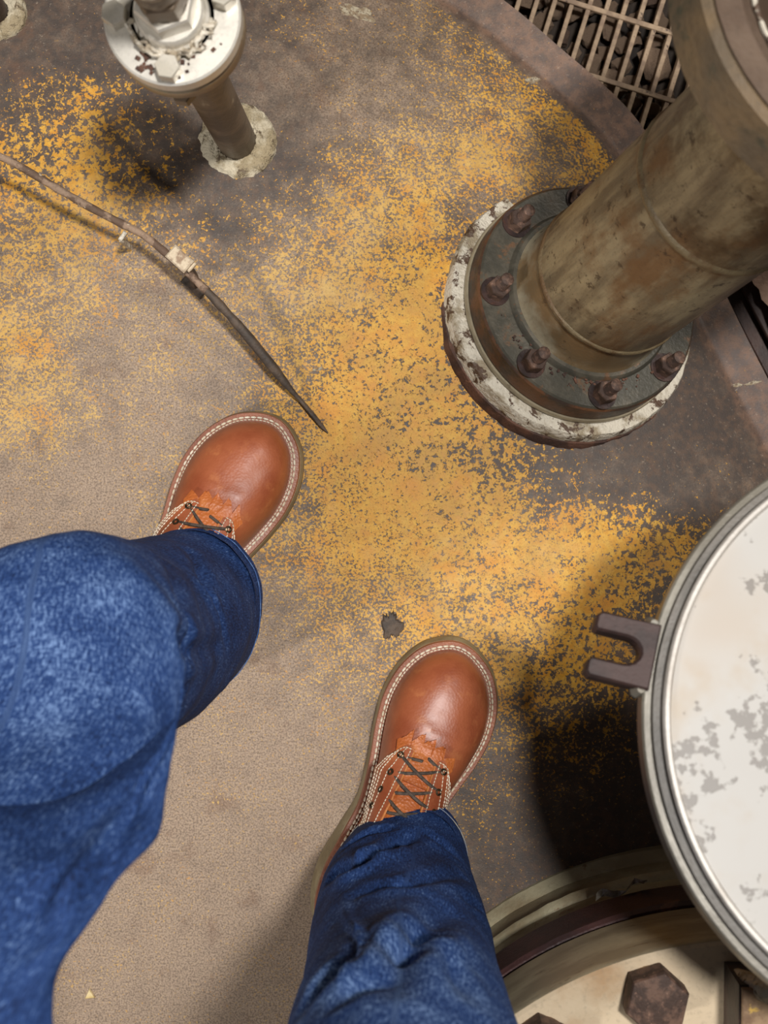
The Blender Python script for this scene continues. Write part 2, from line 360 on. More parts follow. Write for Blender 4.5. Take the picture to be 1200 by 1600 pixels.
# small white paint marks left on the plate
for k, (mx, my, lx, ly, rz) in enumerate(((832,126,.010,.004,.4), (1152,602,.006,.0022,.1), (1176,599,.008,.002,.2), (560,20,.020,.008,-.15), (498,577,.005,.002,.3))):
    p = PS(mx, my); e = .004
    nrm = Vector((surf(p.x-e, p.y)-surf(p.x+e, p.y), surf(p.x, p.y-e)-surf(p.x, p.y+e), 2*e))
    lo_r, hi_r = [], []
    for j in range(24):
        a = j*math.tau/24; q2 = 1+.7*mnoise.noise(Vector((math.cos(a)*2.5, math.sin(a)*2.5, k*3.1)))
        lo_r.append((lx*q2*math.cos(a), ly*q2*math.sin(a), -.001)); hi_r.append((lx*q2*.92*math.cos(a), ly*q2*.92*math.sin(a), .0005))
    MB().loft([lo_r, hi_r], cap=True).build('paint_mark', 'white_mark', floor, mw=frame(p, nrm) @ Matrix.Rotation(rz, 4, 'Z'))

# ================================================================== SMALL FLANGED NOZZLE (top left)
def hex_bolt(af=.017, h=.0095, mat='stainless', name='hex_bolt', rot=0.0, washer=True, dome=0.0, parent=None):
    mb = MB().hexa(af, 0.0, h, .07, rot, dome)
    return mb.build(name, mat, parent, angle=25)
b = PS(371, 222)
noz = thing('flanged_nozzle', 'small upright stainless flanged nozzle with hex fitting, beside the bent rod', 'nozzle', T(b.x, b.y, b.z))
wl = MB().lathe([(.040,-.012),(.0385,.0035),(.034,.0085),(.027,.011),(.020,.010),(.0165,.006)], 72, .0022, 6).build('weld_collar', 'cement', noz)
MB().lathe([(.0195,-.01),(.0195,.33)], 40).build('stem', 'stem_steel', noz)
ZF = .326
MB().lathe([(.019,ZF-.002),(.022,ZF),(.030,ZF+.010),(.030,ZF+.012),(.0492,ZF+.013),(.0502,ZF+.0145),(.0502,ZF+.0265),(.0492,ZF+.0275),(.02,ZF+.0278)], 96).build('lower_flange', 'stainless_side', noz)
MB().lathe([(.02,ZF+.0278),(.0465,ZF+.0278),(.0465,ZF+.0325),(.02,ZF+.0325)], 72).build('gasket', 'black_gap', noz)
MB().lathe([(.02,ZF+.0325),(.0492,ZF+.0325),(.0505,ZF+.034),(.0505,ZF+.0475),(.0489,ZF+.049),(.031,ZF+.049)], 96).build('upper_flange', 'stainless', noz)
ZT = ZF+.049
MB().lathe([(.0285,ZT-.001),(.028,ZT+.004),(.026,ZT+.006),(.0255,ZT+.014),(.024,ZT+.016),(.0,ZT+.016)], 72).build('boss', 'stainless', noz)
hx = MB().hexa(.040, ZT+.015, ZT+.034, .06, .35).build('hex_fitting', 'stainless', noz, angle=25)
hx2 = MB().hexa(.034, ZT+.036, ZT+.058, .06, .1).build('hex_nut', 'stem_steel', noz, angle=25)
MB().lathe([(.0175,ZT+.0335),(.0175,ZT+.0365)], 40).build('tape_wrap', 'sealant', noz)
MB().lathe([(.0165,ZT+.057),(.0165,ZT+.066),(.0185,ZT+.067),(.0185,ZT+.085),(.015,ZT+.086),(.015,ZT+.16),(0,ZT+.16)], 40).build('pipe_tail', 'stem_steel', noz)
bolt = None
for k, ang in enumerate((182, 17, 268, 92)):
    a = math.radians(ang); mw = T(.0402*math.cos(a), .0402*math.sin(a), ZT+.0003, a+.4)
    if bolt is None:
        bolt = hex_bolt(.0165, .0135, 'stainless', 'hex_bolt', 0, parent=noz); bolt.matrix_local = mw
        nt = MB().hexa(.0165, -.049-.013, -.0495).build('nut', 'stem_steel', bolt, angle=25)
        MB().lathe([(0,-.07),(.0045,-.07),(.0045,-.0)], 16).build('shank', 'stem_steel', bolt)
    else: dup(bolt, mw, noz)
# strings of old sealant around the boss
random.seed(5); mb = MB()
for k in range(9):
    a0 = math.radians(random.uniform(170, 300)); pts = []
    for i in range(9):
        a = a0+i*.13+random.uniform(-.04, .04); r = .0300+random.uniform(-.004, .004)+k*.0003
        pts.append((r*math.cos(a), r*math.sin(a), ZT+.0015+random.uniform(0, .006)*(1 if k < 6 else 2)))
    mb.tube(pts, [random.uniform(.0008, .0022) for _ in pts], 7)
mb.build('sealant_strings', 'sealant', noz)
mb = MB()
for k in range(26):
    a = math.radians(random.uniform(225, 330)); r = random.uniform(.031, .046); s = random.uniform(.0007, .0022)
    mb.box((r*math.cos(a), r*math.sin(a), ZT+s*.4), (s*2, s*1.6, s), Matrix.Rotation(random.uniform(0, 3), 3, 'Z'))
tag(mb.build('grit', 'rust', noz, smooth=False), kind='stuff')

# stub of the next nozzle at the corner
b2 = PS(-2, 22)
st = thing('pipe_stub', 'pale weld collar and dark pipe stub at the upper left corner', 'pipe stub', T(b2.x, b2.y, b2.z))
MB().lathe([(.029,-.012),(.0275,.004),(.023,.009),(.017,.011),(.0125,.010)], 64, .0018, 6, 3).build('weld_collar', 'cement', st)
MB().lathe([(.0125,-.01),(.0125,.12),(.010,.122),(0,.122)], 32).build('stem', 'dark_steel', st)

# ================================================================== BIG FLANGED PIPE (top right), leaning outward with the dished head
b = PS(892, 488); TILT = math.radians(24)
zax = Vector((math.sin(TILT)*.79, math.sin(TILT)*.61, math.cos(TILT)))
BM = frame(b - zax*.010, zax, (1, -1, 0))
UPM = Matrix.Translation((-.026, 0, .012))
pipe = thing('flanged_pipe', 'large leaning brown pipe bolted to the plate with a round flange', 'pipe', BM)
MB().lathe([(.1440,-.05),(.1415,-.008),(.1385,.001),(.1350,.002)], 140, .0022, 8, 5).build('weld_bead', 'rust', pipe)
MB().lathe([(.137,-.05),(.1365,.014),(.134,.0185),(.117,.0195),(.09,.0195)], 140, .0012, 10, 1).build('base_ring', 'white_peel', pipe)
MB().lathe([(.10,.019),(.1215,.019),(.1225,.021),(.1225,.0245),(.1215,.026),(.10,.026)], 128).build('gasket', 'grey_edge', pipe)
MB().lathe([(.10,.026),(.1185,.026),(.120,.028),(.1195,.0505),(.1175,.053)], 128).build('flange_edge', 'flange_rust_edge', pipe)
MB().lathe([(.1178,.0528),(.116,.0548),(.090,.0552),(.0885,.059),(.0865,.061),(.07,.0615)], 128).build('flange', 'flange_green', pipe)
MB().lathe([(.084,.058),(.0815,.064),(.0795,.069),(.0785,.105)], 96).build('stub_end', 'pipe_clean', pipe)
MB().lathe([(.0783,.1035),(.0800,.1055),(.0806,.108),(.0800,.1105),(.0783,.112)], 96, .0004, 12).build('weld_bead', 'bead', pipe)
MB().lathe([(.0785,.110),(.0787,.2),(.0785,.305)], 96).build('pipe', 'pipe_patina', pipe)
MB().lathe([(.0783,.300),(.0798,.302),(.0803,.305),(.0798,.308),(.0783,.310)], 96, .0005, 12).build('weld_bead', 'bead', pipe)
MB().lathe([(.0785,.306),(.079,.40),(.084,.44),(.098,.472),(.104,.478)], 96).build('pipe_neck', 'pipe_patina', pipe)
MB().lathe([(.09,.470),(.130,.470),(.134,.474),(.134,.512),(.130,.516),(.09,.517)], 128).build('upper_flange', 'upper_flange', pipe, mw=UPM)
MB().lathe([(.05,.5165),(.128,.5172),(.128,.5185),(.108,.519)], 128, .0006, 9).build('upper_plate', 'upper_top', pipe, mw=UPM)
MB().lathe([(.100,.5185),(.1005,.521),(.096,.5225)], 128, .0012, 12, 8).build('gasket', 'white_peel', pipe, mw=UPM)
MB().lathe([(.0985,.5215),(.0985,.545),(.095,.549),(0,.549)], 128).build('blind_cover', 'upper_top', pipe, mw=UPM)
def stud(parent, mw, r=.0072, h=.038, af=.0225):
    mb = MB(); prof = [(r*.6, -.004)]
    n = int(h/.0021)
    for i in range(n): prof += [(r*.86, i*.0021), (r, i*.0021+.001)]
    prof += [(r*.8, n*.0021), (0, n*.0021+.0006)]
    mb.lathe(prof, 18)
    o = mb.build('stud', 'rust_bolt', parent, angle=60); o.matrix_local = mw
    MB().hexa(af, .0, .0155, .07, .3).build('nut', 'rust_bolt', o, angle=25)
    MB().lathe([(.0,-.001),(.0150,-.001),(.0150,.0015),(.0,.0015)], 24).build('washer', 'dark_steel', o)
    return o
s0 = None
for k in range(8):
    a = math.radians(45*k+3); mw = T(.1035*math.cos(a), .1035*math.sin(a), .055, k*1.3)
    if s0 is None: s0 = stud(pipe, mw, .0064, .034, .0198)
    else: dup(s0, mw, pipe)
mb = MB(); random.seed(8)
for k in range(90):
    a = math.radians(random.gauss(-62, 26)); r = random.uniform(.087, .102); s = abs(random.gauss(.0007, .0004))+.0003
    mb.box((r*math.cos(a), r*math.sin(a), .0555+s*.3), (s*2, s*1.5, s), Matrix.Rotation(random.uniform(0, 3), 3, 'Z'))
tag(mb.build('grit', 'rust', pipe, smooth=False), kind='stuff')

# ================================================================== LARGE BOLTED MANWAY (bottom right)
RM = .345
mc = P(1083, 1866, 0.0)
man = thing('bolted_manway', 'large round bolted manway with cream top at lower right', 'manway', T(mc.x, mc.y, 0))
MB().lathe([(RM+.012,-.02),(RM+.010,.004),(RM+.002,.012),(RM,.014),(RM,.055)], 180, .0006, 14).build('neck', 'neck_green', man)
MB().lathe([(RM-.002,.050),(RM+.003,.054),(RM+.0045,.059),(RM+.002,.064),(RM-.003,.067)], 180, .0016, 26, 2).build('weld_bead', 'neck_green', man)
MB().lathe([(RM-.002,.062),(RM-.001,.12)], 180, .0005, 14).build('neck_upper', 'neck_green', man)
MB().lathe([(RM-.03,.114),(RM+.006,.115),(RM+.009,.118),(RM+.009,.162),(RM+.006,.166),(RM-.03,.166)], 180, .0005, 20).build('lower_flange', 'maroon_edge', man)
MB().lathe([(RM-.03,.166),(RM-.002,.166),(RM-.002,.172),(RM-.03,.172)], 120).build('gasket', 'black_gap', man)
MB().lathe([(RM-.03,.172),(RM+.004,.172),(RM+.006,.174),(RM+.006,.250),(RM+.004,.2535)], 180).build('cover_edge', 'grey_edge', man)
MB().lathe([(RM+.0042,.2532),(RM+.001,.2555),(RM-.1,.2558),(0,.2558)], 180, cap=False).build('cover_plate', 'cream_plate', man)
s0 = None
for k in range(20):
    a = math.radians(88.2+18*k); r = RM-.027; mw = T(r*math.cos(a), r*math.sin(a), .2555, a-(.3 if k == 0 else 0))
    if s0 is None:
        s0 = MB().hexa(.046, .004, .026, .05, .55, .003).build('hex_bolt', 'rust_bolt', man, angle=25); s0.matrix_local = mw
        MB().lathe([(0,0),(.0225,0),(.0225,.0035),(.021,.0042),(0,.0042)], 40).build('washer', 'bracket_tan', s0)
    else: dup(s0, mw, man)
# flake of peeling paint on the neck
mb = MB(); random.seed(3); c0 = P(995, 1392, .11); c1 = P(935, 1404, .108)
rows = []
for i in range(10):
    t = i/9; p = P(1006-75*t, 1378+30*t - 6*math.sin(t*9), .112-.006*t)
    hgt = (.020*(1-t)+.004)*(1+.5*math.sin(i*2.1))
    rows.append([p+Vector((0, 0, 0)), p+Vector((.001, .004, hgt*.5)), p+Vector((.0, .007, hgt*.7)), p+Vector((.0, .0065, hgt*.7-.001)), p+Vector((0, -.002, -.001))])
mi = man.matrix_world.inverted() if False else Matrix.Translation((-mc.x, -mc.y, 0))
mb.loft([[mi@v for v in r] for r in rows], cap=True).build('paint_flake', 'sealant', man, smooth=False)

# ================================================================== SWING COVER (white lid, right)
LT = math.radians(15)
lc = P(1508, 1140, .43)
LM = frame(lc, (0.0, math.sin(LT), math.cos(LT)), (1, 0, 0))
lid = thing('swing_cover', 'tilted white round cover with grey stepped rim and brown fork lug', 'cover', LM)
RL = .2165
MB().lathe([(0,-.040),(RL-.012,-.040),(RL-.003,-.039),(RL,-.036),(RL,-.0165),(RL-.0015,-.0145),(RL-.0055,-.0140)], 200).build('lower_rim', 'rim_grey', lid)
MB().lathe([(RL-.0055,-.0141),(RL-.0065,-.0085),(RL-.0115,-.0080),(RL-.0120,-.004)], 200).build('rim_groove', 'groove_grey', lid)
MB().lathe([(RL-.0120,-.0045),(RL-.0120,-.001),(RL-.0135,.0010),(RL-.0160,.0010),(RL-.0178,-.003)], 200).build('upper_rim', 'rim_white', lid)
g = NT('white_worn'); co = g.coord()
pat = g.noise(g.mapped(co, (1, 1.6, 1), rot=(0, 0, -.6)), 9, 3, .5); fl = g.noise(co, 120, 4, .6); fl2 = g.noise(co, 34, 3, .6)
wm = g.step(g.math('ADD', g.math('MULTIPLY', pat, .55), g.math('ADD', g.math('MULTIPLY', fl, .28), g.math('MULTIPLY', fl2, .25))), .572, .60)
wm = g.math('MULTIPLY', wm, g.step(fl, .44, .52))
c = g.mix(g.step(g.noise(co, 12, 4, .6), .5, .72), lin(172,168,162), lin(166,152,134))
c = g.mix(g.math('MULTIPLY', g.step(g.noise(co, 5, 3, .5), .56, .68), .35), c, lin(162,136,104))
c = g.mix(g.math('MULTIPLY', wm, .8), c, lin(104,96,88)); g.bump(wm, .15, .001); M['white_worn'] = g.out(c, .45)
MB().lathe([(RL-.0175,-.0030),(RL-.025,-.0033),(RL-.10,-.0028),(0,-.002)], 200).build('plate', 'white_worn', lid)
# forked lug for the swing bolt, on the left of the rim
la = math.radians(166.5)
LG = Matrix.Rotation(la, 4, 'Z')
def uprofile():
    pts = []                       # U outline in the (radial, tangential) plane; open side outward
    pts += [(RL-.004, -.0235), (RL+.038, -.0235), (RL+.0415, -.020), (RL+.0415, -.0125), (RL+.039, -.0095)]
    for k in range(9):
        a = -math.pi/2 - math.pi*k/8
        pts.append((RL+.0175+.0095*math.cos(a)*1.15, .0095*math.sin(a)))
    pts += [(RL+.039, .0095), (RL+.0415, .0125), (RL+.0415, .020), (RL+.038, .0235), (RL-.004, .0235)]
    return pts
pr = uprofile(); mb = MB(); cen = Vector((RL+.012, 0, 0))
rings = []
for z, ins in ((-.030, .0015), (-.028, 0), (-.008, 0), (-.0055, .0018)):
    ring = []
    n = len(pr)
    for i, p in enumerate(pr):
        a = Vector(pr[i-1]); c2 = Vector(pr[(i+1) % n]); e = (c2-a).normalized(); nr2 = Vector((e.y, -e.x))
        qv = Vector(p)-nr2*ins; ring.append((qv.x, qv.y, z))
    rings.append(ring)
n = len(pr); mb.loft(rings)
for zi, flip in ((0, True), (3, False)):
    o = zi*n
    # cap the U as a strip between its two arms
    arm = [(i, i+1) for i in range(n)]
    outer = list(range(0, 4)); 
    caps = [(0, 1, 2, 3, 4, 5, 6), (0, 6, 7, 8), (0, 8, 9, 10), (0, 10, 18), (10, 11, 12, 18), (12, 13, 14, 15, 16, 17, 18)]
    for cface in caps:
        fidx = tuple(o+i for i in cface); mb.f.append(fidx[::-1] if flip else fidx)
mb.build('fork_lug', 'lug_brown', lid, mw=LG, angle=30)
for sy in (-1, 1): MB().tube([(RL+.001, sy*.0235, -.027), (RL+.0025, sy*.0245, -.018), (RL+.001, sy*.0235, -.009)], [.003, .005, .003], 8).build('lug_weld', 'rim_grey', lid, mw=LG)
# hinge post that carries the cover from the manway top
pa = P(1130, 1500, .2562); pb = P(1134, 1640, .2562)
lo_ = Vector((pa.x, pb.y, .242)); LI = LM.inverted()
def lidbox(mb, c, size, bev=.002): 
    tmp = MB().box(c, size, None, bev); mb.add([LI@Vector(v) for v in tmp.v], tmp.f)
mb = MB(); zt = .312; wdt = .026; ln = pa.y-pb.y
lidbox(mb, (pa.x+wdt/2, (pa.y+pb.y)/2, (.2562+zt)/2), (wdt, ln, zt-.2562), .003); mb.build('hinge_post', 'dark_steel', lid)
mb = MB(); lidbox(mb, (pa.x+wdt/2, (pa.y+pb.y)/2, zt+.001), (wdt-.002, ln-.002, .004), .001); mb.build('post_cap', 'bracket_tan', lid)
mb = MB(); lidbox(mb, (pa.x+.045+wdt, (pa.y+pb.y)/2-.02, .328), (.07, .05, .138), .003); mb.build('hinge_arm', 'dark_steel', lid)
mb = MB(); tw = P(1165, 1512, zt)
mb.tube([LI@Vector((pa.x+.006, pa.y-.004, zt-.035)), LI@Vector((pa.x+.012, pa.y-.003, zt-.012)), LI@Vector((pa.x+.022, pa.y-.002, zt+.006)), LI@Vector((pa.x+.036, pa.y+.002, zt+.02))], [.005, .009, .010, .006], 10)
mb.build('post_weld', 'cement', lid)

# ================================================================== BENT ROD
def rodpts(lst):
    return [P(x, y, z)+Vector((0, 0, 0)) for x, y, z in lst]
rp = [(-30,236,.095),(12,250,.085),(70,283,.075),(130,318,.066),(185,347,.060),(225,368,.056),(262,398,.052),(300,432,.047),(345,478,.041),(385,523,.033),(420,566,.025),(447,600,.016),(466,622,.009)]
cp = catmull(rp, 6); rod = thing('bent_rod', 'bent rusty flat rod with white clamp lying across the yellow plate', 'rod')
rod.matrix_world = Matrix.Translation(PS(300, 440)); RI = rod.matrix_world.inverted()
def rr(x): return .0038 if x < 300 else (.0038 + .0012*min(1, (x-300)/100) if x < 430 else max(.0020, .0050-.0030*(x-430)/36))
half = [i for i, p in enumerate(cp) if p[0] < 330]
def mk(pts, name, mat):
    mb = MB(); v = [RI@P(*p) for p in pts]; r = [rr(p[0])*(1+.22*mnoise.noise(Vector((p[0]*.06, 0, 1)))) for p in pts]
    mb.tube(v, r, 12); return mb.build(name, mat, rod, angle=50)
k = half[-1]
mk(cp[:k+1], 'shaft', 'stick'); mk(cp[k:], 'dark_end', 'stick_dark')
mb = MB(); tp = [(456,612,.012),(470,625,.007),(490,650,.0035),(503,666,.003),(513,677,.002)]
mb.tube([RI@PS(x, y)+Vector((0, 0, z)) for x, y, z in tp], [.0022, .0022, .0028, .0024, .0006], 8); mb.build('wire_tip', 'stick_dark', rod)
mb = MB(); c0 = RI@P(281, 405, .058); Rz = Matrix.Rotation(math.radians(-42), 3, 'Z')
mb.box(c0, (.024, .015, .007), Rz, .0015); mb.box(c0+Vector((.006, -.003, -.004)), (.016, .011, .006), Rz, .001); mb.build('clamp', 'clamp_white', rod)
mb = MB(); base = RI@PS(306, 446); top_ = RI@P(292, 418, .052)
mb.tube([top_, (top_+base)/2+Vector((.002, 0, 0)), base+Vector((0, 0, .003))], [.0055, .005, .005], 8)
mb.box(base+Vector((0, 0, .003)), (.026, .015, .006), Rz, .001); mb.build('clamp_foot', 'stick_dark', rod)
mb = MB(); bp = Vector(RI@P(196, 373, .04)); mb.box(bp+Vector((0, 0, .012)), (.004, .010, .006), Matrix.Rotation(math.radians(-35), 3, 'Z'), .001)
mb.box(bp+Vector((-.002, -.003, -.01)), (.0035, .004, .045), None, .001); mb.build('band', 'sealant', rod)

# ================================================================== GRATING AND WHAT LIES BELOW IT
GZ = ZEDGE-.06
go = P(905, 60, GZ); gd = (P(905-30, 60+95, GZ)-go).normalized(); gc = Vector((-gd.y, gd.x, 0))
if gc.x < 0: gc = -gc
gm = Matrix.Identity(4)
for i in range(3): gm[i][0], gm[i][1], gm[i][2], gm[i][3] = gc[i], gd[i], (0, 0, 1)[i], go[i]
gr = thing('walkway_grating', 'dirty tan bar grating beyond the edge of the vessel top', 'grating', gm)
def past_edge(p):          # is a world point beyond the vessel edge (with a small overlap under the rim)
    i = np.argmin(np.hypot(EDGE[:, 0]-p.x, EDGE[:, 1]-p.y)); i = min(max(i, 1), len(EDGE)-2)
    e = EDGE[i+1]-EDGE[i-1]; d = np.array([p.x, p.y])-EDGE[i]
    return (e[0]*d[1]-e[1]*d[0])
bb = MB().box((0, 0, -.012), (.0052, 1, .024), None, .0006); me_b = None
for k in range(-10, 42):
    x = k*.0192
    ok = [y for y in np.arange(-.55, .30, .004) if past_edge(gm@Vector((x, y, 0))) > -.0006]
    if len(ok) < 8: continue
    y0, y1 = min(ok), max(ok)
    if k < -6 and y1 < -.4: pass
    if me_b is None: ob = bb.build('bearing_bar', 'grating', gr, angle=30); me_b = ob.data
    else: ob = bpy.data.objects.new('bearing_bar', me_b); COL.objects.link(ob); ob.parent = gr
    ob.matrix_local = Matrix.Translation((x, (y0+y1)/2, 0)) @ Matrix.Diagonal((1, y1-y0, 1, 1))
me_c = None
for y in [-.465+.0715*i_ for i_ in range(11)]:
    ok = [x for x in np.arange(-.2, .80, .004) if past_edge(gm@Vector((x, y, 0))) > -.0006]
    if len(ok) < 8: continue
    x0, x1 = min(ok), max(ok)
    if me_c is None: ob = MB().box((0, 0, -.003), (1, .0055, .006), None, .0006).build('cross_bar', 'grating', gr, angle=30); me_c = ob.data
    else: ob = bpy.data.objects.new('cross_bar', me_c); COL.objects.link(ob); ob.parent = gr
    ob.matrix_local = Matrix.Translation(((x0+x1)/2, y, .0018)) @ Matrix.Diagonal((x1-x0, 1, 1, 1))
# tray with rubble below the bars
tz = GZ-.046
tr = MB().box(tuple(P(1000, 30, tz-.012))[:2]+(tz-.006,), (.9, .8, .01)).build('tray', 'pit', smooth=False); tag(tr, 'dark tray under the bar grating holding broken rubble', 'tray')
lumps = []
for s in range(5):
    bm = bmesh.new(); bmesh.ops.create_icosphere(bm, subdivisions=2, radius=1)
    for v in bm.verts:
        nn_ = mnoise.noise(v.co*1.1+Vector((s*7, 0, 0)))*.45; c = v.co.copy()
        c = Vector([max(-.72, min(.72, t)) for t in c]); v.co = c*(1+nn_)
    me_ = bpy.data.meshes.new('rubble_lump'); bm.to_mesh(me_); bm.free(); me_.materials.append(M['rubble' if s != 2 else 'rubble_dark']); lumps.append(me_)
random.seed(21); spots = []; tries = 0
while len(spots) < 70 and tries < 6000:
    tries += 1
    pxx = random.uniform(800, 1040); pyy = random.uniform(-60, 185)
    s = random.choice((.011, .014, .018, .022)); p = P(pxx, pyy, tz)
    if past_edge(p) < -.01: continue
    if any((p.x-a.x)**2+(p.y-a.y)**2 < (.78*(s+r))**2 for a, r in spots): continue
    spots.append((p, s))
    o = bpy.data.objects.new('rubble_lump', random.choice(lumps)); COL.objects.link(o)
    o.location = (p.x, p.y, tz+s*.62); o.scale = (s, s*random.uniform(.8, 1.3), s*.9); o.rotation_euler = (0, 0, random.uniform(0, 6))
    tag(o, 'grey-brown lump of rubble lying under the bar grating', 'rubble', 'rubble under the grating')
# steel beams past the right edge
def beam(p0, p1, wd, ht, z, name, label, mat='beam', flange=0.0):
    a = P(*p0, z); b_ = P(*p1, z); d = (b_-a); L = d.length; ang = math.atan2(d.y, d.x)
    t = thing(name, label, 'beam', Matrix.Translation((a+b_)/2) @ Matrix.Rotation(ang, 4, 'Z'))
    MB().box((0, 0, -.004), (L, wd, .008), None, .001).build('top_flange', mat, t, angle=30)
    MB().box((0, 0, -ht/2-.004), (L, .008, ht-.008), None, .001).build('web', mat, t, angle=30)
    MB().box((0, 0, -ht-.004), (L, wd, .008), None, .001).build('bottom_flange', mat, t, angle=30)
    return t
beam((1120,400), (1330,800), .024, .08, -.17, 'steel_beam', 'narrow dark steel beam right beside the vessel edge')
beam((1158,395), (1370,800), .034, .08, -.15, 'steel_beam', 'wider dark steel beam at the right border beyond the narrow one')
pts = [(1160,440),(1172,432),(1178,445),(1186,452),(1190,468),(1200,478),(1215,520),(1260,520),(1250,380),(1190,380)]
mb = MB(); zf = -.125
mb.loft([[P(x, y, zf-.012) for x, y in pts], [P(x, y, zf) for x, y in pts]], cap=True)
o = mb.build('rust_plate', 'rust_flake', smooth=False); tag(o, 'jagged flaking rusty plate at the right border below the leaning pipe', 'plate')
bpy.context.view_layer.update()

# ================================================================== PERSON (blue jeans, brown lace-up boots)
hipm = P(500, 1300, 0)
person = thing('person', 'person in blue jeans and brown lace-up boots, left knee bent', 'person', T(-.13, -.28, 0))
PIV = person.matrix_world.inverted()

# ---- boots (local frame: +y to the toe, outline of a right boot, origin at the back of the heel)
OUT = [(0,0),(-.022,.006),(-.036,.026),(-.0415,.06),(-.0385,.10),(-.036,.135),(-.0425,.175),(-.0515,.212),(-.0555,.243),(-.0515,.273),(-.039,.298),(-.020,.313),(-.003,.317),
       (.016,.312),(.036,.298),(.0515,.273),(.0580,.243),(.0560,.212),(.0475,.175),(.0415,.135),(.0385,.10),(.0375,.06),(.033,.026),(.021,.006)]
def closed_curve(pts, n):
    k = len(pts); ext = [pts[-2], pts[-1]]+pts+[pts[0], pts[1], pts[2]]
    c = catmull(ext, 20); c = c[40:40+20*k]
    d = np.hypot(*(np.roll(c, -1, 0)-c).T); s = np.concatenate([[0], np.cumsum(d)]); cc = np.vstack([c, c[:1]])
    u = np.linspace(0, s[-1], n, endpoint=False)
    return np.stack([np.interp(u, s, cc[:, 0]), np.interp(u, s, cc[:, 1])], 1)
def inset(c, d):
    t = np.roll(c, -1, 0)-np.roll(c, 1, 0); t /= np.hypot(*t.T)[:, None]
    nrm = np.stack([t[:, 1], -t[:, 0]], 1)     # contour runs heel > medial > toe > lateral: inward normal
    return c+nrm*d
NB = 120
C0 = closed_curve(OUT, NB)
WZ = lambda y: np.interp(y, [0, .09, .15, .22, .30, .32], [.044, .040, .032, .027, .029, .031])     # height of the welt top
_hx = np.linspace(.0, .34, 341); _hy = np.interp(_hx, [.05, .09, .13, .165, .19, .215, .24, .262, .28, .30], [.150, .140, .112, .090, .076, .063, .0545, .0485, .045, .043]); _hy = np.convolve(np.pad(_hy, 12, mode='edge'), np.hanning(25)/np.hanning(25).sum(), 'valid')
HY = lambda y: np.interp(y, _hx, _hy)
def lerp_ring(c, z): return [(p[0], p[1], z(p[1]) if callable(z) else z) for p in c]
